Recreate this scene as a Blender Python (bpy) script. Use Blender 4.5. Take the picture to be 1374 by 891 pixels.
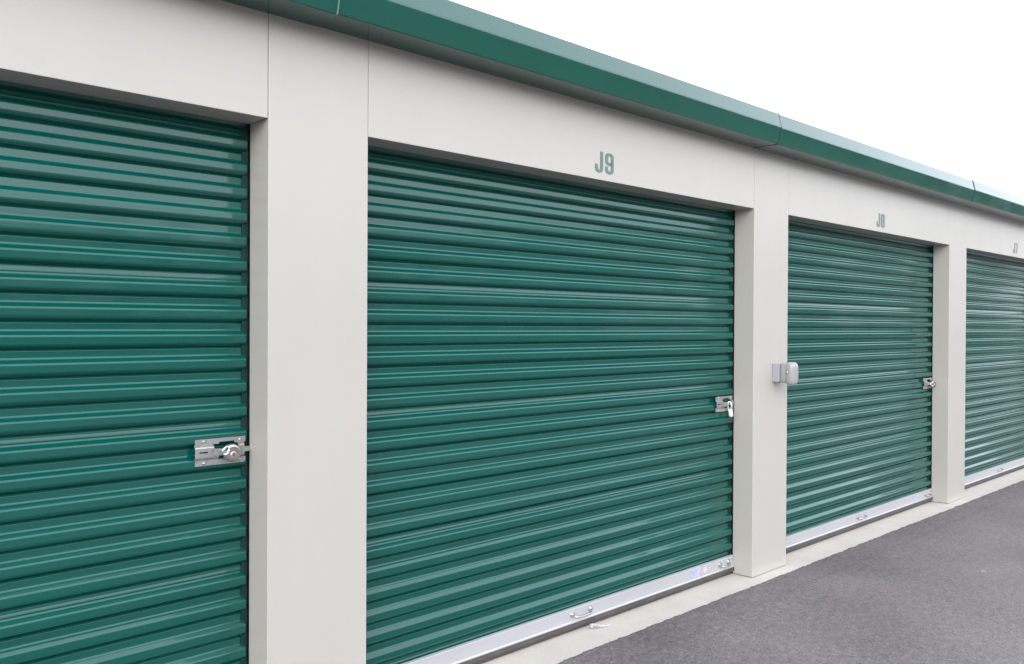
import bpy, bmesh, math, random
from mathutils import Vector, Matrix, noise

random.seed(7)
scene = bpy.context.scene
for o in list(bpy.data.objects):
    bpy.data.objects.remove(o)
COL = scene.collection

# ------------------------------------------------------------------ camera
CAM = dict(lens=30.367, loc=(-1.6045, -2.9906, 1.6604), yaw=0.76776, pitch=-0.00718, roll=0.0046)
cd = bpy.data.cameras.new('camera')
cd.sensor_fit = 'HORIZONTAL'; cd.sensor_width = 36.0; cd.lens = CAM['lens']
cd.clip_start = 0.05; cd.clip_end = 5000
cam = bpy.data.objects.new('camera', cd); COL.objects.link(cam)
y_, p_, r_ = CAM['yaw'], CAM['pitch'], CAM['roll']
fwd = Vector((math.sin(y_)*math.cos(p_), math.cos(y_)*math.cos(p_), math.sin(p_)))
rt = Vector((math.cos(y_), -math.sin(y_), 0)); up = rt.cross(fwd)
r2 = rt*math.cos(r_) + up*math.sin(r_); u2 = -rt*math.sin(r_) + up*math.cos(r_)
m = Matrix((r2, u2, -fwd)).transposed().to_4x4(); m.translation = CAM['loc']
cam.matrix_world = m
scene.camera = cam

# ------------------------------------------------------------------ sky, sun, exposure
SUN_EL, SUN_AZ = 24.0, 222.0          # veiled sun high over the viewer's left shoulder
w = bpy.data.worlds.new('World'); scene.world = w; w.use_nodes = True
nt = w.node_tree; nt.nodes.clear()
sky = nt.nodes.new('ShaderNodeTexSky'); sky.sky_type = 'NISHITA'; sky.sun_disc = False
sky.sun_elevation = math.radians(SUN_EL); sky.sun_rotation = math.radians(SUN_AZ)
sky.dust_density = 4.0; sky.air_density = 1.0; sky.ozone_density = 1.0
hs = nt.nodes.new('ShaderNodeHueSaturation'); hs.inputs['Saturation'].default_value = 0.16
bg = nt.nodes.new('ShaderNodeBackground'); bg.inputs['Strength'].default_value = 0.15
wo = nt.nodes.new('ShaderNodeOutputWorld')
ov = nt.nodes.new('ShaderNodeMixRGB'); ov.inputs['Fac'].default_value = 0.6        # an even cloud deck veils the clear sky
ov.inputs['Color2'].default_value = (10.4, 11.0, 12.2, 1)
nt.links.new(sky.outputs[0], hs.inputs['Color']); nt.links.new(hs.outputs[0], ov.inputs['Color1']); nt.links.new(ov.outputs[0], bg.inputs['Color'])
nt.links.new(bg.outputs[0], wo.inputs['Surface'])
sd = bpy.data.lights.new('sun', 'SUN'); sd.energy = 0.5; sd.angle = math.radians(85); sd.color = (1.0, 0.97, 0.92)
so = bpy.data.objects.new('sun', sd); COL.objects.link(so)
el, az = math.radians(SUN_EL), math.radians(SUN_AZ)
sdir = Vector((math.sin(az)*math.cos(el), math.cos(az)*math.cos(el), math.sin(el)))   # towards the sun
so.rotation_euler = (-sdir).to_track_quat('-Z', 'Y').to_euler(); so.location = sdir*30
vs = scene.view_settings
vs.view_transform = 'Standard'; vs.look = 'None'; vs.gamma = 1.0; vs.exposure = 1.12; vs.use_curve_mapping = False

# ------------------------------------------------------------------ sizes (metres)
P = 3.4968        # bay spacing
PW = 0.4496       # pillar width
HZ = 2.44         # opening height
WZ = 2.8345       # soffit height
RV = 0.1465        # reveal depth
K0, K1 = -2, 4    # pillars from K0 to K1
XA, XB = K0*P, K1*P + PW

# ------------------------------------------------------------------ helpers
def link(name, bm, mat, parent=None, smooth=False):
    me = bpy.data.meshes.new(name); bm.normal_update(); bm.to_mesh(me); bm.free()
    if mat: me.materials.append(mat)
    if smooth:
        for p in me.polygons: p.use_smooth = True
    return from_mesh(name, me, parent)
def from_mesh(name, me, parent=None, loc=(0, 0, 0)):
    o = bpy.data.objects.new(name, me); COL.objects.link(o); o.location = loc
    if parent: o.parent = parent
    return o
def mesh_of(name, bm, mat, smooth=False):
    me = bpy.data.meshes.new(name); bm.normal_update(); bm.to_mesh(me); bm.free()
    me.materials.append(mat)
    if smooth:
        for p in me.polygons: p.use_smooth = True
    return me
def empty(name, loc=(0, 0, 0), parent=None):
    o = bpy.data.objects.new(name, None); COL.objects.link(o); o.location = loc; o.empty_display_size = .2
    if parent: o.parent = parent
    return o
def tag(o, label, cat, group=None):
    o['label'] = label; o['category'] = cat
    if group: o['group'] = group
    return o
def box(bm, x0, x1, y0, y1, z0, z1, bev=0.0, seg=2):
    t = bmesh.new()
    v = [t.verts.new((x, y, z)) for x in (x0, x1) for y in (y0, y1) for z in (z0, z1)]
    for f in ((0, 1, 3, 2), (4, 6, 7, 5), (0, 4, 5, 1), (2, 3, 7, 6), (0, 2, 6, 4), (1, 5, 7, 3)):
        t.faces.new([v[i] for i in f])
    if bev: bmesh.ops.bevel(t, geom=t.edges[:], offset=bev, segments=seg, affect='EDGES', profile=0.5)
    merge(bm, t)
def merge(bm, t, mat=None):
    if mat is not None: bmesh.ops.transform(t, matrix=mat, verts=t.verts[:])
    me = bpy.data.meshes.new('tmp'); t.to_mesh(me); t.free(); bm.from_mesh(me); bpy.data.meshes.remove(me)
def prism_x(bm, prof, x0, x1):
    """closed (y,z) outline swept along x, with end caps"""
    a = [bm.verts.new((x0, y, z)) for y, z in prof]; b = [bm.verts.new((x1, y, z)) for y, z in prof]
    n = len(prof)
    for i in range(n):
        j = (i+1) % n; bm.faces.new((a[i], a[j], b[j], b[i]))
    bm.faces.new(a[::-1]); bm.faces.new(b)
    bmesh.ops.recalc_face_normals(bm, faces=bm.faces[:])
def poly_y(bm, pts, y0, y1):
    """closed (x,z) outline given thickness along y"""
    a = [bm.verts.new((x, y0, z)) for x, z in pts]; b = [bm.verts.new((x, y1, z)) for x, z in pts]
    n = len(pts)
    for i in range(n):
        j = (i+1) % n; bm.faces.new((a[i], a[j], b[j], b[i]))
    bm.faces.new(a[::-1]); bm.faces.new(b)
    bmesh.ops.recalc_face_normals(bm, faces=bm.faces[:])
def tube(bm, pts, r, n=8):
    pts = [Vector(p) for p in pts]; rings = []
    for i, p in enumerate(pts):
        d = (pts[min(i+1, len(pts)-1)] - pts[max(i-1, 0)]).normalized()
        a = d.orthogonal().normalized() if i == 0 else (pa - d*pa.dot(d)).normalized()
        pa = a; b = d.cross(a)
        rr = r[i] if isinstance(r, (list, tuple)) else r
        rings.append([bm.verts.new(p + (a*math.cos(q*2*math.pi/n) + b*math.sin(q*2*math.pi/n))*rr) for q in range(n)])
    for A, B in zip(rings, rings[1:]):
        for q in range(n): bm.faces.new((A[q], A[(q+1) % n], B[(q+1) % n], B[q]))
    bm.faces.new(rings[0][::-1]); bm.faces.new(rings[-1])
    bmesh.ops.recalc_face_normals(bm, faces=bm.faces[:])
def lathe_y(bm, prof, n=24, cx=0, cz=0):
    """(radius, y) outline turned round the y axis"""
    rings = []
    for r, y in prof:
        if r < 1e-6: rings.append([bm.verts.new((cx, y, cz))])
        else: rings.append([bm.verts.new((cx+r*math.cos(2*math.pi*q/n), y, cz+r*math.sin(2*math.pi*q/n))) for q in range(n)])
    for A, B in zip(rings, rings[1:]):
        if len(A) == 1 and len(B) == 1: continue
        for q in range(n):
            k = (q+1) % n
            if len(A) == 1: bm.faces.new((A[0], B[q], B[k]))
            elif len(B) == 1: bm.faces.new((A[q], A[k], B[0]))
            else: bm.faces.new((A[q], A[k], B[k], B[q]))
    bmesh.ops.recalc_face_normals(bm, faces=bm.faces[:])

# ------------------------------------------------------------------ materials
def mat(name, col, rough=0.5, metal=0.0, spec=0.5, var=0.0, vscale=3.0, bump=0.0, bscale=200.0, bdist=0.001,
        rvar=0.0, wave=0.0, wscale=2.0, stretch=(1, 1, 1), coat=0.0):
    m = bpy.data.materials.new(name); m.use_nodes = True
    nt = m.node_tree; N = nt.nodes; L = nt.links; b = N['Principled BSDF']
    b.inputs['Base Color'].default_value = (*col, 1); b.inputs['Roughness'].default_value = rough
    b.inputs['Metallic'].default_value = metal; b.inputs['Specular IOR Level'].default_value = spec
    b.inputs['Coat Weight'].default_value = coat; b.inputs['Coat Roughness'].default_value = 0.04
    geo = N.new('ShaderNodeNewGeometry'); mp = N.new('ShaderNodeMapping'); mp.inputs['Scale'].default_value = stretch
    L.new(geo.outputs['Position'], mp.inputs['Vector'])
    def nz(scale, detail=4):
        n = N.new('ShaderNodeTexNoise'); n.inputs['Scale'].default_value = scale; n.inputs['Detail'].default_value = detail
        n.inputs['Roughness'].default_value = 0.6; L.new(mp.outputs[0], n.inputs['Vector']); return n
    if var:
        n = nz(vscale, 6); rp = N.new('ShaderNodeMapRange')
        rp.inputs['From Min'].default_value = .3; rp.inputs['From Max'].default_value = .7
        rp.inputs['To Min'].default_value = 1-var; rp.inputs['To Max'].default_value = 1+var
        L.new(n.outputs['Fac'], rp.inputs['Value'])
        mx = N.new('ShaderNodeVectorMath'); mx.operation = 'SCALE'; mx.inputs[0].default_value = col
        L.new(rp.outputs[0], mx.inputs['Scale']); L.new(mx.outputs[0], b.inputs['Base Color'])
    if rvar:
        n = nz(vscale*2.3, 5); rp = N.new('ShaderNodeMapRange')
        rp.inputs['From Min'].default_value = .3; rp.inputs['From Max'].default_value = .7
        rp.inputs['To Min'].default_value = max(0, rough-rvar); rp.inputs['To Max'].default_value = rough+rvar
        L.new(n.outputs['Fac'], rp.inputs['Value']); L.new(rp.outputs[0], b.inputs['Roughness'])
    last = None
    for amt, sc, dist in ((wave, wscale, 0.01), (bump, bscale, bdist)):
        if amt:
            n = nz(sc, 2); bp = N.new('ShaderNodeBump'); bp.inputs['Strength'].default_value = amt; bp.inputs['Distance'].default_value = dist
            L.new(n.outputs['Fac'], bp.inputs['Height'])
            if last: L.new(last.outputs[0], bp.inputs['Normal'])
            last = bp
    if last: L.new(last.outputs[0], b.inputs['Normal'])
    return m

M = {}
M['cream'] = mat('cream_painted_steel', (0.378, 0.361, 0.332), rough=0.27, var=0.022, vscale=2.4, wave=0.05, wscale=1.6, stretch=(1, 1, .4))
M['seam'] = mat('grey_seam', (0.30, 0.29, 0.28), rough=0.7)  # one even mid grey for lintel, gasket and plug
M['green'] = mat('green_enamel_curtain', (0.0005, 0.062, 0.0495), rough=0.09, spec=.62, var=0.06, vscale=2.2, rvar=0.02, wave=0.015, wscale=5.0, stretch=(.35, 1, 1))
M['trim'] = mat('green_enamel_trim', (0.001, 0.062, 0.048), rough=0.15, spec=.7, coat=.3, var=0.08, vscale=1.7, rvar=0.05, wave=0.05, wscale=2.0)
M['track'] = mat('dark_guide_steel', (0.008, 0.010, 0.012), rough=0.85, spec=.1)
M['track_green'] = mat('dark_green_guide', (0.003, 0.026, 0.021), rough=0.5, spec=.3)
M['caulk'] = mat('weathered_sealant', (0.12, 0.17, 0.16), rough=.6)
M['galv'] = mat('galvanised_steel', (0.43, 0.43, 0.43), rough=0.33, metal=0.85, var=0.12, vscale=28, rvar=0.08, bump=.1, bscale=120, bdist=.0006)
M['alu'] = mat('aluminium_bar', (0.43, 0.43, 0.455), rough=0.4, metal=0.35, var=0.04, vscale=6, rvar=.08, stretch=(.3, 1, 1))
M['chrome'] = mat('polished_steel', (0.50, 0.49, 0.48), rough=0.16, metal=1.0, var=.05, vscale=60, rvar=.06)
M['brass'] = mat('brass', (0.62, 0.42, 0.16), rough=0.3, metal=1.0)
M['rubber'] = mat('black_rubber_seal', (0.06, 0.053, 0.051), rough=0.5, var=.25, vscale=8)
M['plastic'] = mat('light_grey_plastic', (0.31, 0.31, 0.345), rough=0.32, var=.02)
M['plastic_warm'] = mat('grey_plastic_cover', (0.27, 0.265, 0.265), rough=0.2, var=.02)
M['letter'] = mat('grey_green_vinyl', (0.095, 0.152, 0.132), rough=0.45, var=.06, vscale=40)
M['paper'] = mat('white_paper', (0.68, 0.68, 0.72), rough=0.7)
M['ink_blue'] = mat('blue_ink', (0.25, 0.26, 0.55), rough=0.5)
M['ink_pink'] = mat('pink_ink', (0.48, 0.40, 0.44), rough=0.5)
M['label'] = mat('bluish_label', (0.42, 0.43, 0.52), rough=.5)
M['black'] = mat('black_hole', (0.006, 0.006, 0.006), rough=0.8)
M['roof'] = mat('grey_roof_steel', (0.42, 0.43, 0.44), rough=0.4, metal=.4, var=.08)
M['yellow_leaf'] = mat('yellow_leaf', (0.55, 0.50, 0.25), rough=0.6, var=.15, vscale=30)
M['inner'] = mat('inner_wall', (0.3, 0.3, 0.3), rough=0.8)

def asphalt_mat():
    m = bpy.data.materials.new('asphalt'); m.use_nodes = True
    nt = m.node_tree; N = nt.nodes; L = nt.links; b = N['Principled BSDF']
    geo = N.new('ShaderNodeNewGeometry')
    def nz(sc, det=5, ro=.6):
        n = N.new('ShaderNodeTexNoise'); n.inputs['Scale'].default_value = sc; n.inputs['Detail'].default_value = det
        n.inputs['Roughness'].default_value = ro; L.new(geo.outputs['Position'], n.inputs['Vector']); return n
    fine = nz(105, 3, .75); mid = nz(26, 4, .6); big = nz(1.1, 4, .55)
    vo = N.new('ShaderNodeTexVoronoi'); vo.inputs['Scale'].default_value = 115; L.new(geo.outputs['Position'], vo.inputs['Vector'])
    cr = N.new('ShaderNodeValToRGB'); e = cr.color_ramp.elements
    e[0].position = .30; e[0].color = (.040, .036, .0368, 1); e[1].position = .72; e[1].color = (.243, .216, .222, 1)
    ad = N.new('ShaderNodeMath'); ad.operation = 'MULTIPLY_ADD'; ad.inputs[1].default_value = .28; 
    L.new(mid.outputs['Fac'], ad.inputs[0])
    ml = N.new('ShaderNodeMath'); ml.operation = 'MULTIPLY'; ml.inputs[1].default_value = .72
    L.new(fine.outputs['Fac'], ml.inputs[0]); L.new(ml.outputs[0], ad.inputs[2]); L.new(ad.outputs[0], cr.inputs['Fac'])
    mr = N.new('ShaderNodeMapRange'); mr.inputs['From Min'].default_value = .3; mr.inputs['From Max'].default_value = .7
    mr.inputs['To Min'].default_value = .82; mr.inputs['To Max'].default_value = 1.16; L.new(big.outputs['Fac'], mr.inputs['Value'])
    # darker band towards the slab, with an uneven outline
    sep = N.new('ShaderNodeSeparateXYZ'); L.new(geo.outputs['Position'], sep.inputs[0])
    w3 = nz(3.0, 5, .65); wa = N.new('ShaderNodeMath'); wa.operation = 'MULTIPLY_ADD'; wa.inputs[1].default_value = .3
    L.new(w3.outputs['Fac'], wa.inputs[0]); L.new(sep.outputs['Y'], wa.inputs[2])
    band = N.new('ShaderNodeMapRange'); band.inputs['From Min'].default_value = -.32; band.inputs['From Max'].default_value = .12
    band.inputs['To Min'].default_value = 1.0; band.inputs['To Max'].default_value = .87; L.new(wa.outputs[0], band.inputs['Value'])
    # a long rolled seam running beside the building
    w4 = nz(1.3, 4, .6); sa = N.new('ShaderNodeMath'); sa.operation = 'MULTIPLY_ADD'; sa.inputs[1].default_value = .10
    L.new(w4.outputs['Fac'], sa.inputs[0]); L.new(sep.outputs['Y'], sa.inputs[2])
    sb = N.new('ShaderNodeMath'); sb.operation = 'ADD'; sb.inputs[1].default_value = .27; L.new(sa.outputs[0], sb.inputs[0])
    sc = N.new('ShaderNodeMath'); sc.operation = 'ABSOLUTE'; L.new(sb.outputs[0], sc.inputs[0])
    sm = N.new('ShaderNodeMapRange'); sm.inputs['From Min'].default_value = .004; sm.inputs['From Max'].default_value = .022
    sm.inputs['To Min'].default_value = .90; sm.inputs['To Max'].default_value = 1; L.new(sc.outputs[0], sm.inputs['Value'])
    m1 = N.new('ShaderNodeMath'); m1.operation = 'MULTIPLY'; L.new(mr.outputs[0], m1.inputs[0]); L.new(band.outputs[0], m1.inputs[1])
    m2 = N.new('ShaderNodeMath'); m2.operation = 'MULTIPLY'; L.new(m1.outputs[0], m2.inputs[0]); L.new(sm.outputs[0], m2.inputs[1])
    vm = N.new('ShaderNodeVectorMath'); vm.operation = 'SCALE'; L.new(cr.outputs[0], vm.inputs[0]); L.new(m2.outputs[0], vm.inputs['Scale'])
    # some of the stones in the mix are paler, some darker
    v2 = N.new('ShaderNodeTexVoronoi'); v2.inputs['Scale'].default_value = 70; L.new(geo.outputs['Position'], v2.inputs['Vector'])
    sx_ = N.new('ShaderNodeSeparateColor'); L.new(v2.outputs['Color'], sx_.inputs[0])
    st = N.new('ShaderNodeValToRGB'); q = st.color_ramp.elements
    q[0].position = 0; q[0].color = (.87, .87, .87, 1); q[1].position = .22; q[1].color = (1, 1, 1, 1)
    k1 = st.color_ramp.elements.new(.86); k1.color = (1, 1, 1, 1); k2 = st.color_ramp.elements.new(.97); k2.color = (1.24, 1.22, 1.2, 1)
    L.new(sx_.outputs[0], st.inputs['Fac'])
    vq = N.new('ShaderNodeVectorMath'); vq.operation = 'MULTIPLY'; L.new(vm.outputs[0], vq.inputs[0]); L.new(st.outputs[0], vq.inputs[1])
    L.new(vq.outputs[0], b.inputs['Base Color'])
    b.inputs['Roughness'].default_value = .75; b.inputs['Specular IOR Level'].default_value = .35
    bp = N.new('ShaderNodeBump'); bp.inputs['Strength'].default_value = .8; bp.inputs['Distance'].default_value = .005
    L.new(ad.outputs[0], bp.inputs['Height'])
    bp2 = N.new('ShaderNodeBump'); bp2.inputs['Strength'].default_value = .5; bp2.inputs['Distance'].default_value = .004
    bp2.invert = True
    L.new(vo.outputs['Distance'], bp2.inputs['Height']); L.new(bp.outputs[0], bp2.inputs['Normal'])
    L.new(bp2.outputs[0], b.inputs['Normal'])
    return m
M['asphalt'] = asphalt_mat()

def concrete_mat():
    m = bpy.data.materials.new('concrete'); m.use_nodes = True
    nt = m.node_tree; N = nt.nodes; L = nt.links; b = N['Principled BSDF']
    geo = N.new('ShaderNodeNewGeometry')
    def nz(sc, det=5, ro=.6):
        n = N.new('ShaderNodeTexNoise'); n.inputs['Scale'].default_value = sc; n.inputs['Detail'].default_value = det
        n.inputs['Roughness'].default_value = ro; L.new(geo.outputs['Position'], n.inputs['Vector']); return n
    a = nz(4, 7, .65); c = nz(90, 3, .6)
    cr = N.new('ShaderNodeValToRGB'); e = cr.color_ramp.elements
    e[0].position = .25; e[0].color = (.42, .386, .346, 1); e[1].position = .60; e[1].color = (.485, .455, .418, 1)
    L.new(a.outputs['Fac'], cr.inputs['Fac'])
    mr = N.new('ShaderNodeMapRange'); mr.inputs['From Min'].default_value = .3; mr.inputs['From Max'].default_value = .7
    mr.inputs['To Min'].default_value = .9; mr.inputs['To Max'].default_value = 1.06; L.new(c.outputs['Fac'], mr.inputs['Value'])
    vm = N.new('ShaderNodeVectorMath'); vm.operation = 'SCALE'; L.new(cr.outputs[0], vm.inputs[0]); L.new(mr.outputs[0], vm.inputs['Scale'])
    L.new(vm.outputs[0], b.inputs['Base Color']); b.inputs['Roughness'].default_value = .7
    bp = N.new('ShaderNodeBump'); bp.inputs['Strength'].default_value = .3; bp.inputs['Distance'].default_value = .002
    L.new(c.outputs['Fac'], bp.inputs['Height']); L.new(bp.outputs[0], b.inputs['Normal'])
    return m
M['concrete'] = concrete_mat()

# ================================================================== SETTING
# ground to the horizon
bm = bmesh.new(); bmesh.ops.create_grid(bm, x_segments=2, y_segments=2, size=2500)
g = link('ground', bm, mat('far_ground', (.07, .08, .05), rough=.9, var=.2, vscale=.05)); g.location.z = -.12; g['kind'] = 'structure'

# asphalt driveway: one sheet, its near edge tamped unevenly against the slab
xs = [-60, -40, -25, -15, -8, -4]
x = -2.0
while x < 13.0: xs.append(x); x += .018
xs += [15, 18, 22, 28, 40, 70]
ys = [-.012, -.030, -.042] + [-.05 - .008*i for i in range(11)] + [-.15, -.18, -.22, -.28, -.36, -.5, -.7, -1., -1.5, -2.2, -3.2, -5, -8, -12, -16]
bm = bmesh.new(); rows = []
for yy in ys:
    row = []
    for xx in xs:
        d = -yy
        base = .004 if d > .105 else .004 - .017*((.105-d)/.045)
        n1 = noise.noise((xx*1.3, yy*3, 0)); n2 = noise.noise((xx*9, yy*9, 3)); n3 = noise.noise((xx*38, yy*38, 7)); n4 = noise.noise((xx*.5, yy*.5, 11))
        k = min(1, d/.2) if d > .12 else 1
        z = base + ((.0012*n1 + .0026*n2 + .0042*n3) if d < .3 else .002*n1 + .0012*n2) - (.0 if d < .3 else .006*min(1, (d-.3)))
        row.append(bm.verts.new((xx, yy, z + .003*n4)))
    rows.append(row)
for A, B in zip(rows, rows[1:]):
    for i in range(len(xs)-1): bm.faces.new((A[i], B[i], B[i+1], A[i+1]))
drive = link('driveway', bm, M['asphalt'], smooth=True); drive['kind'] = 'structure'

# concrete apron poured in lengths with open joints
apron = empty('concrete_apron', (0, 0, 0)); apron['kind'] = 'structure'
cuts = [XA-.4, -5.6, -2.1, 1.305, 4.62, 7.86, 11.2, XB+.4]
for a, b in zip(cuts, cuts[1:]):
    bm = bmesh.new(); box(bm, a+.0017, b-.0017, -.17, .75, -.11, 0, bev=.003, seg=1)
    link('slab', bm, M['concrete'], apron)

# ================================================================== STORAGE BUILDING
B = empty('storage_building', ((XA+XB)/2, 0, 0))
tag(B, 'long cream storage building with green roll-up doors and green eave trim', 'building')
BX = (XA+XB)/2
def bpart(name, bm, mt, parent=None, smooth=False):
    """part of the building, its geometry given in world coordinates"""
    bmesh.ops.translate(bm, verts=bm.verts[:], vec=(-BX, 0, 0))
    return link(name, bm, mt, parent or B, smooth)

# body behind the fronts
bm = bmesh.new(); box(bm, XA+.02, XB-.02, .62, 7.0, -.05, 2.9); bpart('wall', bm, M['inner'])
bm = bmesh.new(); box(bm, XA+.02, XB-.02, .02, .60, HZ+.30, 2.9); bpart('lintel', bm, M['seam'])
bm = bmesh.new(); prism_x(bm, [(-.13, 3.005), (7.1, 3.30), (7.1, 2.96), (-.13, 2.92)], XA-.1, XB+.1); bpart('roof', bm, M['roof'])

# pillars
for k in range(K0, K1+1):
    bm = bmesh.new()
    box(bm, k*P, k*P+PW, 0, RV, .004, WZ+.03, bev=.0025, seg=2)
    bpart('pillar', bm, M['cream'])
    bm = bmesh.new()       # masonry core the guides are fixed to
    box(bm, k*P+.002, k*P+PW-.002, RV+.001, .61, .001, WZ); bpart('pillar_core', bm, M['track'])
# header panels
heads = {}
for k in range(K0, K1):
    bm = bmesh.new()
    box(bm, k*P+PW+.0022, (k+1)*P-.0022, .0008, RV, HZ, WZ+.03, bev=.0022, seg=2)
    heads[k] = bpart('header_panel', bm, M['cream'])
    bm = bmesh.new()
    for xx in (k*P+PW, (k+1)*P):
        pass

# unit numbers: condensed block letters cut in vinyl
def arc(cx, cz, rx, rz, a0, a1, n=12, pw=0.8):
    out = []
    for i in range(n+1):
        a = math.radians(a0 + (a1-a0)*i/n); c, s = math.cos(a), math.sin(a)
        out.append((cx + rx*math.copysign(abs(c)**pw, c), cz + rz*math.copysign(abs(s)**pw, s)))
    return out
def stroke(bm, outer, inner, y0, y1):
    """band between two equal-length polylines"""
    n = len(outer); V = []
    for (ox, oz), (ix, iz) in zip(outer, inner):
        V.append([bm.verts.new((ox, y0, oz)), bm.verts.new((ix, y0, iz)), bm.verts.new((ox, y1, oz)), bm.verts.new((ix, y1, iz))])
    for p, q in zip(V, V[1:]):
        for i, j in ((0, 1), (1, 3), (3, 2), (2, 0)): bm.faces.new((p[i], p[j], q[j], q[i]))
    for p in (V[0], V[-1]):
        try: bm.faces.new((p[0], p[1], p[3], p[2]))
        except ValueError: pass
SW, SH = .0238, .0166     # stem and bar thickness
def glyph(ch, x, z, h, wd, y0, y1):
    bm = bmesh.new(); hw = wd/2; cx = x+hw
    if ch == 'J':
        box(bm, x+wd-SW, x+wd, y0, y1, z+.030, z+h)
        stroke(bm, [(x, z+.044), (x, z+.030)] + arc(cx, z+.030, hw, .030, 180, 360),
                   [(x+SW*.92, z+.044), (x+SW*.92, z+.030)] + arc(cx, z+.030, hw-SW, .030-SH, 180, 360), y0, y1)
    elif ch == '9':
        zr = h*.40                                  # lower edge of the bowl
        r = .028
        stroke(bm, arc(cx, z+h-r, hw, r, 0, 180) + arc(cx, z+zr+r, hw, r, 180, 300),
                   arc(cx, z+h-r, hw-SW, r-SH, 0, 180) + arc(cx, z+zr+r, hw-SW, r-SH, 180, 360), y0, y1)
        box(bm, x+wd-SW, x+wd, y0, y1, z+.028, z+h-r)
        stroke(bm, [(x, z+.040), (x, z+.028)] + arc(cx, z+.028, hw, .028, 180, 360),
                   [(x+SW*.92, z+.040), (x+SW*.92, z+.028)] + arc(cx, z+.028, hw-SW, .028-SH, 180, 360), y0, y1)
    elif ch == '8':
        zm = z+h*.51; r1 = (z+h-zm)/2 + SH*.25; r2 = (zm-z)/2 + SH*.25
        for c0, r in ((z+h-r1, r1), (z+r2, r2)):
            e = .0004 if c0 > zm else 0
            stroke(bm, arc(cx, c0, hw-(.002 if c0 > zm else 0), r, 0, 360, 28, .7), arc(cx, c0, hw-SW, r-SH, 0, 360, 28, .7), y0-e, y1)
    elif ch == '7':
        box(bm, x, x+wd, y0, y1, z+h-SH, z+h)
        poly_y(bm, [(x+wd, z+h-SH-.0003), (x+wd-SW, z+h-SH-.0003), (x+wd*.42-SW*.6, z), (x+wd*.42+SW*.5, z)], y0, y1)
    bmesh.ops.recalc_face_normals(bm, faces=bm.faces[:])
    return bm
for k, ch in ((0, '9'), (1, '8'), (2, '7')):
    cx = k*P + PW + (P-PW)/2 - .006
    for c, off, wd in (('J', -.080, .066), (ch, .003, .072)):
        o = bpart('number_character', glyph(c, cx+off, 2.478, .1135, wd, -.0012, .0016), M['letter'], heads[k])
        o['label'] = 'grey green %s of unit number J%s' % ('letter J' if c == 'J' else 'numeral '+ch, ch)

# eave trim in lengths that lap at the joints
joints = [XA-.12, -3.25, .19, 3.48, 7.06, 10.5, XB+.12]
def round_profile(pts, rad, seg=4):
    out = []; n = len(pts)
    for i in range(n):
        p = Vector(pts[i]); r = rad[i]
        if not r: out.append(tuple(p)); continue
        a = (Vector(pts[i-1]) - p).normalized(); b = (Vector(pts[(i+1) % n]) - p).normalized()
        p0, p1 = p + a*r, p + b*r
        for s in range(seg+1):
            t = s/seg; q = p0*(1-t)**2 + p*2*t*(1-t) + p1*t*t; out.append(tuple(q))
    return out
for i, (a, b) in enumerate(zip(joints, joints[1:])):
    d = .0 if i % 2 else .0022
    zo = random.uniform(-.002, .002)
    prof = round_profile([(.02, WZ+.001+zo), (-.170-d, WZ+.001+zo), (-.197-d, 2.940+zo), (-.176-d, 3.032+zo), (-.10, 3.040+zo), (.02, 2.97)],
                         [0, .006, .007, .006, 0, 0])
    bm = bmesh.new(); prism_x(bm, prof, a+(.0015 if i else 0), b-.0015)
    f = bpart('fascia_panel', bm, M['trim'])
    if i:                                            # sealant squeezed out of the lap
        bm = bmesh.new()
        pr = [(-.150, WZ-.0005), (-.1725-d, WZ-.0005), (-.1995-d, 2.940), (-.1785-d, 3.0345), (-.12, 3.0405), (-.12, 2.95)]
        prism_x(bm, pr, a-.0022, a+.0022)
        bpart('sealant_joint', bm, M['track'] if i == 3 else M['caulk'] if i == 2 else M['trim'], f)
x = .15 - 1.39*4
while x < XB:
    bm = bmesh.new(); lathe_y(bm, [(0, 0), (.012, 0), (.012, .006), (.007, .008), (.007, .020), (0, .020)], 8)
    bmesh.ops.transform(bm, matrix=Matrix.Translation((x + random.uniform(-.03, .03), -.160, 3.032)) @ Matrix.Rotation(math.radians(90), 4, 'X'), verts=bm.verts[:])
    bpart('roof_screw', bm, M['galv']); x += 1.39

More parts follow.
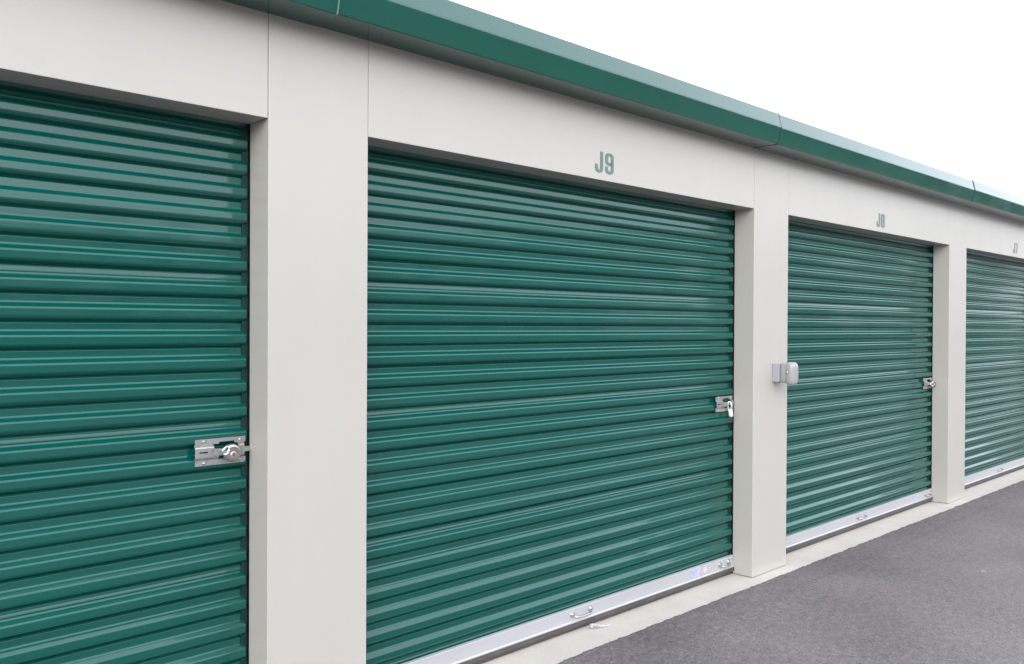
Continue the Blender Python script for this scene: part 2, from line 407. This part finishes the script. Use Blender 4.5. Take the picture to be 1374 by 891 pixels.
# ------------------------------------------------------------------ roll-up doors
PITCH = .0943
G0 = 2.332                        # height of the first groove below the header
DY = .1585                         # plane of the curtain's middle
DEP = .0097                       # half depth of the corrugation
def corr(lap=False):
    """one corrugation from groove to groove (t down): list of (y, z)"""
    q = PITCH; s, u = .0100, .0080       # half heights of the under-slope and of the upper slope
    key = [(0, 0, 0), (s-.0005, DEP+.0065, .0016), (s+.0025, DEP, .0016), (q/2-u, DEP, .0052), (q/2+u, -DEP, .0052), (q-s, -DEP, .0052), (q, 0, 0)]
    pts = []
    pts.append((DY, 0.0))
    for i in range(1, 6):
        rr = key[i][2]
        p = Vector(key[i][:2]); a = (Vector(key[i-1][:2])-p); b = (Vector(key[i+1][:2])-p)
        a.normalize(); b.normalize(); p0, p1 = p+a*rr, p+b*rr
        for s_ in range(7):
            t = s_/6; v = p0*(1-t)**2 + p*2*t*(1-t) + p1*t*t; pts.append((DY+v.y, -v.x))
        if i in (2, 4):                    # hold the flats flat
            n = p + b*rr*1.2; pts.append((DY+n.y, -n.x))
            n = Vector(key[i+1][:2]) - b*key[i+1][2]*1.2
            if lap and i == 2:             # the edge of the next sheet laps over this flat
                zl = -.0290
                pts += [(DY+DEP, zl+.0012), (DY+DEP-.0010, zl+.0004), (DY+DEP-.0021, zl-.0003), (DY+DEP-.0023, zl-.0020)]
            pts.append((DY+n.y, -n.x))
    pts.append((DY, -q))
    if lap: pts = [(y - (.0023 if -.05 > z > -q+.001 else 0), z) if z < -.034 else (y, z) for y, z in pts]
    return pts
CL = P - PW - .023                # curtain length
def slat_mesh(name, lap, zmin=None):
    prof = corr(lap)
    bm = bmesh.new(); A = []; Bv = []; A2 = []; B2 = []
    th = .0009
    for y, z in prof:
        A.append(bm.verts.new((-CL/2, y, z))); Bv.append(bm.verts.new((CL/2, y, z)))
    for i in range(len(prof)-1): bm.faces.new((A[i], A[i+1], Bv[i+1], Bv[i]))
    # folded edges close the sheet at both ends
    for V, sx in ((A, 1), (Bv, -1)):
        E = [bm.verts.new((v.co.x, DY+DEP+.0085, v.co.z)) for v in V]; V = [bm.verts.new(v.co) for v in V]
        for i in range(len(V)-1):
            f = bm.faces.new((V[i], V[i+1], E[i+1], E[i])); f.smooth = False
    bmesh.ops.recalc_face_normals(bm, faces=bm.faces[:])
    return mesh_of(name, bm, M['green'], smooth=True)
ME_SLAT = slat_mesh('slat', False); ME_LAP = slat_mesh('slat_lap', True)

bm = bmesh.new()      # bottom bar: folded angle with a rounded lip
prism_x(bm, round_profile([(DY-.012, .050), (DY-.028, .050), (DY-.029, .057), (DY-.024, .061), (DY-.022, .128), (DY-.004, .131), (DY-.004, .050)], [0, .002, .002, .003, .003, .002, 0], 2), -CL/2-.004, CL/2+.004)
ME_BAR = mesh_of('bottom_bar', bm, M['alu'])
bm = bmesh.new()
prism_x(bm, round_profile([(DY-.027, .0495), (DY-.028, .026), (DY-.020, .020), (DY-.008, .016), (DY-.008, .001), (DY+.006, .001), (DY+.008, .0495)], [0, .004, .003, 0, 0, 0, 0], 3), -CL/2-.008, CL/2+.008)
ME_SEAL = mesh_of('bottom_seal', bm, M['rubber'])
YB = DY-.0235         # face of the bottom bar
def handle_mesh(span):
    bm = bmesh.new()
    for sx in (-1, 1):
        t = bmesh.new(); lathe_y(t, [(0, 0), (.017, 0), (.017, -.003), (.012, -.0045), (.006, -.0045), (.006, -.007), (0, -.0075)], 14)
        merge(bm, t, Matrix.Translation((sx*span/2, 0, .004)))
    tube(bm, [(-span/2+.004, -.002, -.002), (-span/2+.014, -.020, -.008), (-span/2+.03, -.026, -.011), (0, -.027, -.011), (span/2-.03, -.026, -.011), (span/2-.014, -.020, -.008), (span/2-.004, -.002, -.002)], .0058, 8)
    return mesh_of('lift_handle', bm, M['galv'], smooth=True)
ME_HANDLE = handle_mesh(.150); ME_HANDLE_S = handle_mesh(.105)
def latch_plate_mesh():
    """x 0..0.205 (towards the jamb), z -0.05..0.05, y=0 against the ridges, front is -y"""
    bm = bmesh.new(); T = .0022
    poly_y(bm, [(.004, .029), (.004, .050), (.205, .050), (.205, .028), (.160, .028), (.160, .036), (.098, .036), (.098, .029)], -T, 0)        # upper flange with its cut-out
    poly_y(bm, [(.004, -.050), (.004, -.029), (.205, -.029), (.205, -.050)], -T, 0)                                                       # lower flange
    H = .013
    pr = round_profile([(-T, .029), (-H, .020), (-H, .004), (-H+T, .004), (-H+T, .019), (0, .027)], [0, .003, 0, 0, .002, 0], 2)
    prism_x(bm, pr, 0, .074)                                                                   # hump above the slot
    pr = round_profile([(-T, -.029), (-H, -.020), (-H, -.001), (-H+T, -.001), (-H+T, -.019), (0, -.027)], [0, .003, 0, 0, .002, 0], 2)
    prism_x(bm, pr, 0, .094)
    box(bm, 0, .016, -H, -H+T, -.0012, .0042)
    # keeper loop at the jamb end
    pr = round_profile([(-T, .028), (-H, .021), (-H, -.021), (-T, -.029), (0, -.027), (-H+T, -.019), (-H+T, .019), (0, .026)], [0, .004, .004, 0, 0, .003, .003, 0], 2)
    prism_x(bm, pr, .172, .196)
    return mesh_of('latch_plate', bm, M['galv'])
ME_LATCH = latch_plate_mesh()
bm = bmesh.new()
box(bm, .052, .238, -.0105, -.0045, -.010, .010, bev=.0015)
t = bmesh.new(); poly_y(t, [(.070, -.013), (.070, .014), (.128, .010), (.128, -.016)], -.0185, -.0140); merge(bm, t)
ME_BOLT = mesh_of('latch_bolt', bm, M['galv'])
bm = bmesh.new(); lathe_y(bm, [(.0062, 0), (.0062, -.0015), (.0045, -.0042), (.002, -.0052), (0, -.0054)], 12)
ME_RIVET = mesh_of('rivet', bm, M['chrome'], smooth=True)
bm = bmesh.new(); box(bm, -.045, .045, -.0006, 0, -.021, .021); ME_LABEL = mesh_of('sticker', bm, M['label'])
bm = bmesh.new()
for (a, b, c, d) in ((-.038, -.010, -.004, .016), (-.004, .036, .006, .016), (-.004, .030, -.004, .002), (-.038, .036, -.015, -.009)):
    box(bm, a, b, -.0011, -.0007, c, d)
ME_PRINT = mesh_of('sticker_print', bm, M['ink_blue'])
bm = bmesh.new(); box(bm, -.020, .020, -.0006, 0, -.019, .017); ME_LABEL2 = mesh_of('sticker_pink', bm, M['ink_pink'])

NS = 24
LATCH_AT = {-1: 1.178, 0: 1.150, 1: 1.136}
door_at = {}
for k in range(K0, K1):
    cx = k*P + PW + (P-PW)/2
    bm = bmesh.new(); box(bm, -CL/2+.004, CL/2-.004, DY+DEP+.0090, DY+DEP+.016, .05, HZ+.17)     # curtain backing sheet
    door = link('roll_up_door', bm, M['green'], B); door.location = (cx-BX, 0, 0)
    dz = {-1: .004, 0: 0.0, 1: -.006, 2: .005}.get(k, 0)
    for i in range(-2, NS):
        s = from_mesh('slat', ME_LAP if i % 6 == 5 else ME_SLAT, door, (random.uniform(-.0015, .0015), random.uniform(-.0004, .0004), G0 + dz - i*PITCH))
        s.rotation_euler = (math.radians(random.gauss(0, .22)), 0, 0)
    # rotation pivots at the groove: keep the rows meeting
    from_mesh('bottom_bar', ME_BAR, door); from_mesh('bottom_seal', ME_SEAL, door)
    from_mesh('lift_handle', ME_HANDLE, door, (-.022, YB, .094))
    from_mesh('lift_handle', ME_HANDLE_S, door, (CL/2-.112, YB, .092))
    from_mesh('sticker', ME_LABEL, door, (1.062, YB-.0005, .098)); 
    from_mesh('sticker_print', ME_PRINT, door, (1.062, YB-.0005, .098))
    from_mesh('sticker', ME_LABEL2, door, (1.175, YB-.0005, .097))
    for xx in (CL/2-.022, CL/2-.040):
        o = from_mesh('rivet', ME_RIVET, door, (xx, YB, .112 if xx > CL/2-.03 else .075)); o.scale = (1.4, 1, 1.4)
    lx = (P-PW)/2 - .222; LATCH_Z = LATCH_AT.get(k, 1.16)
    ly = DY-DEP-.0008
    from_mesh('latch_plate', ME_LATCH, door, (lx, ly, LATCH_Z)); from_mesh('latch_bolt', ME_BOLT, door, (lx, ly, LATCH_Z))
    for a, b in ((.038, .041), (.182, .0385), (.038, -.041), (.182, -.0395)):
        from_mesh('rivet', ME_RIVET, door, (lx+a, ly-.0022, LATCH_Z+b))
    door_at[k] = (cx + lx, ly, LATCH_Z)
    # guide tracks either side
    for sx in (-1, 1):
        bm = bmesh.new(); e = (P-PW)/2
        x0, x1 = sorted((sx*(e-.0015), sx*(e-.0115)))
        box(bm, cx+x0, cx+x1, DY+DEP+.0175, DY+.05, .002, HZ+.12)
        x0, x1 = sorted((sx*(e-.0015), sx*(e-.055)))
        box(bm, cx+x0, cx+x1, DY+.0505, DY+.06, .002, HZ+.12)
        x0, x1 = sorted((sx*(e-.0004), sx*(e-.024)))
        box(bm, cx+x0, cx+x1, DY+.003, DY+DEP+.0165, .002, HZ+.12)
        bpart('guide_track', bm, M['track_green'])

# ================================================================== THINGS ON THE BUILDING
def disc_lock(name, label, loc, tilt, turn):
    root = empty(name, loc); root.rotation_euler = (0, math.radians(tilt), math.radians(turn)); tag(root, label, 'padlock', 'disc padlocks')
    bm = bmesh.new()       # a round case with an open shackle notch at its edge
    n = 40; ring = []
    prof = [(0.0, -.0135), (.0240, -.0135), (.0252, -.0135), (.0264, -.0133), (.0315, -.0115), (.0345, -.007), (.035, 0), (.0345, .007), (.0315, .0115), (.026, .0135), (0, .0135)]
    lathe_y(bm, prof, n)
    # press the notch in
    for v in bm.verts:
        dx, dz = v.co.x, v.co.z; a = math.degrees(math.atan2(dz, dx)); r = math.hypot(dx, dz)
        if r > .02 and 140 < a < 194: v.co.x *= .72; v.co.z *= .72
    link('lock_case', bm, M['chrome'], root, smooth=True)
    bm = bmesh.new(); tube(bm, [(-.012, 0, .025), (-.024, 0, .022), (-.033, 0, .013), (-.036, 0, .003), (-.032, 0, -.006), (-.024, 0, -.008)], .0048, 10)
    link('shackle', bm, M['chrome'], root, smooth=True)
    bm = bmesh.new(); lathe_y(bm, [(.0125, -.0134), (.0125, -.0152), (.0105, -.0160), (.0, -.0160)], 20, .002, -.006)
    link('lock_rim', bm, M['galv'], root, smooth=False)
    bm = bmesh.new(); lathe_y(bm, [(.0082, -.0159), (.0082, -.0172), (0, -.0174)], 16, .002, -.006)
    core = link('key_core', bm, M['brass'], root)
    bm = bmesh.new(); box(bm, .0008, .0032, -.0180, -.0170, -.0115, -.0005); link('keyway', bm, M['black'], root)
    return root
lx, ly, LATCH_Z = door_at[-1]
disc_lock('padlock', 'round steel disc padlock with brass keyway on the latch beside the wide plain pillar', (lx+.135, ly-.034, LATCH_Z-.006), 8, -6)
lx, ly, LATCH_Z = door_at[1]
disc_lock('padlock', 'round steel disc padlock on the latch of door J8', (lx+.150, ly-.034, LATCH_Z-.010), -25, -14)
# narrow cylinder padlock hanging on door J9
lx, ly, LATCH_Z = door_at[0]
root = empty('padlock', (lx+.135, ly-.028, LATCH_Z-.012)); root.rotation_euler = (math.radians(-4), math.radians(-14), math.radians(20))
tag(root, 'narrow pale padlock hanging askew from the latch of door J9', 'padlock')
bm = bmesh.new()
tube(bm, [(0, .014, -.030), (0, .014, .010), (0, .011, .022), (0, .003, .028), (0, -.006, .024), (0, -.010, .012), (0, -.010, -.030)], .0045, 10)
link('shackle', bm, M['paper'], root, smooth=True)
bm = bmesh.new(); box(bm, -.009, .009, -.012, .015, -.076, -.026, bev=.005, seg=3)
link('lock_case', bm, M['paper'], root, smooth=True)
bm = bmesh.new(); t = bmesh.new(); lathe_y(t, [(.008, 0), (.008, -.003), (0, -.003)], 12); merge(bm, t, Matrix.Translation((0, 0.001, -.078)) @ Matrix.Rotation(math.radians(90), 4, 'X'))
link('key_core', bm, M['brass'], root)

# grey fixture on the pillar between J9 and J8
root = empty('wall_fixture', (3.782, 0, 1.352)); tag(root, 'small light grey fixture with rounded cover on the pillar between J9 and J8', 'fixture')
bm = bmesh.new(); box(bm, -.044, .044, -.052, .0, -.063, .063, bev=.004, seg=2); link('back_box', bm, M['plastic'], root)
bm = bmesh.new(); box(bm, -.036, .036, -.060, -.0525, -.055, .055); link('gasket', bm, M['seam'], root)
def loft(bm, secs):
    """rounded-rectangle sections (y, half width, half height, z offset, corner)"""
    rings = []
    for y, hw, hh, zo, c in secs:
        ring = []
        for qx, qz, a0 in ((1, 1, 0), (-1, 1, 90), (-1, -1, 180), (1, -1, 270)):
            for s in range(5):
                a = math.radians(a0 + 22.5*s); ring.append(bm.verts.new((qx*(hw-c)+c*math.cos(a), y, zo+qz*(hh-c)+c*math.sin(a))))
        rings.append(ring)
    for A, Bq in zip(rings, rings[1:]):
        n = len(A)
        for i in range(n): bm.faces.new((A[i], A[(i+1) % n], Bq[(i+1) % n], Bq[i]))
    bm.faces.new(rings[0]); bm.faces.new(rings[-1][::-1]); bmesh.ops.recalc_face_normals(bm, faces=bm.faces[:])
bm = bmesh.new(); loft(bm, [(-.060, .042, .064, .0, .012), (-.066, .044, .066, 0, .014), (-.098, .044, .067, 0, .014), (-.101, .043, .066, 0, .014)])
link('cover', bm, M['plastic_warm'], root, smooth=True)
bm = bmesh.new(); loft(bm, [(-.1012, .045, .070, -.003, .016), (-.108, .047, .076, -.003, .02), (-.128, .047, .077, -.004, .024), (-.143, .044, .072, -.005, .026), (-.150, .036, .062, -.006, .026), (-.153, .022, .046, -.007, .02)])
link('hood', bm, M['plastic_warm'], root, smooth=True)
bm = bmesh.new(); t = bmesh.new(); lathe_y(t, [(0, 0), (.007, 0), (.007, -.004), (0, -.005)], 12); merge(bm, t, Matrix.Translation((-.047, -.112, .004)) @ Matrix.Rotation(math.radians(-90), 4, 'Z'))
link('screw', bm, M['chrome'], root, smooth=True)
bm = bmesh.new(); box(bm, -.03, -.012, -.04, -.012, -.072, -.0632, bev=.002); link('conduit_plug', bm, M['seam'], root)

# ================================================================== LITTER AND GRIT
bm = bmesh.new(); V = []
path = [(0, 0, .006), (.012, .004, .016), (.026, -.004, .013), (.045, -.014, .006), (.072, -.024, .002), (.095, -.03, .003)]
for i, (a, b, c) in enumerate(path):
    wd = [.012, .015, .013, .007, .005, .002][i]
    V.append([bm.verts.new((a-wd*.2, b-wd, c+.002)), bm.verts.new((a, b, c+.006)), bm.verts.new((a+wd*.2, b+wd, c))])
for p, q in zip(V, V[1:]):
    for i in (0, 1): bm.faces.new((p[i], p[i+1], q[i+1], q[i]))
bmesh.ops.solidify(bm, geom=bm.faces[:], thickness=.0012)
o = link('paper_scrap', bm, M['paper']); o.scale = (1.3, 1.3, 1.3); o.location = (1.985, .098, 0.0005); tag(o, 'twisted scrap of white paper lying by the seal under door J9', 'paper')

def leaf(name, loc, rot, s, mt, label):
    bm = bmesh.new(); pts = [(0, -.5), (.18, -.25), (.22, 0), (.14, .3), (0, .55), (-.14, .3), (-.22, 0), (-.18, -.25)]
    c = bm.verts.new((0, 0, .02)); vs_ = [bm.verts.new((a, b, .10*abs(a)*2+.06*b*b)) for a, b in pts]
    for i in range(8): bm.faces.new((c, vs_[i], vs_[(i+1) % 8]))
    bmesh.ops.scale(bm, vec=(s, s, s), verts=bm.verts[:]); bmesh.ops.solidify(bm, geom=bm.faces[:], thickness=.0006)
    o = link(name, bm, mt); o.location = loc; o.rotation_euler = (0, 0, rot); tag(o, label, 'leaf'); return o
leaf('fallen_leaf', (4.795, -1.0, .002), .7, .034, M['yellow_leaf'], 'small yellow fallen leaf on the asphalt driveway')

bm = bmesh.new(); rnd = random.Random(3)
for i in range(170):
    a = rnd.uniform(-1, 10); d = rnd.expovariate(1/.5)+.06
    if d > 3: continue
    r = rnd.uniform(.0015, .0042)
    t = bmesh.new(); bmesh.ops.create_icosphere(t, subdivisions=1, radius=r)
    for v in t.verts: v.co *= rnd.uniform(.7, 1.25)
    merge(bm, t, Matrix.Translation((a, -d, .002 if d < .3 else -.003)))
o = link('grit', bm, mat('pale_grit', (.38, .36, .34), rough=.8, var=.3, vscale=60)); o['kind'] = 'stuff'; tag(o, 'loose pale grit scattered on the asphalt along the apron', 'grit')

# ================================================================== UNSEEN WOOD BEHIND THE VIEWER (added to darken low reflections in the doors)
bm = bmesh.new(); rnd = random.Random(11)
for i in range(20000):
    u = rnd.random(); ang = math.radians(-150 + 200*u); R0 = 75 + rnd.uniform(-4, 8)
    px, py = 4 + R0*math.cos(ang), -3 + R0*math.sin(ang)
    if py > -18: continue
    top = 10.5 + 1.6*noise.noise((px*.06, py*.06, 2)) + 1.2*noise.noise((px*.25, py*.25, 5))
    pz = top*(1-rnd.random()**1.3)
    t = Vector((rnd.uniform(-1, 1), rnd.uniform(-1, 1), rnd.uniform(-1, 1))).normalized(); q = t.orthogonal().normalized(); b_ = t.cross(q); s_ = rnd.uniform(.35, .8)
    c = Vector((px, py, pz + .1))
    bm.faces.new([bm.verts.new(c + q*s_), bm.verts.new(c + b_*s_*.7), bm.verts.new(c - q*s_), bm.verts.new(c - b_*s_*.7)])
o = link('unseen_wood', bm, mat('dark_foliage', (.045, .07, .03), rough=.7, var=.35, vscale=.4)); o['kind'] = 'stuff'
tag(o, 'unseen dark belt of trees, added to be mirrored in the storage doors', 'wood')
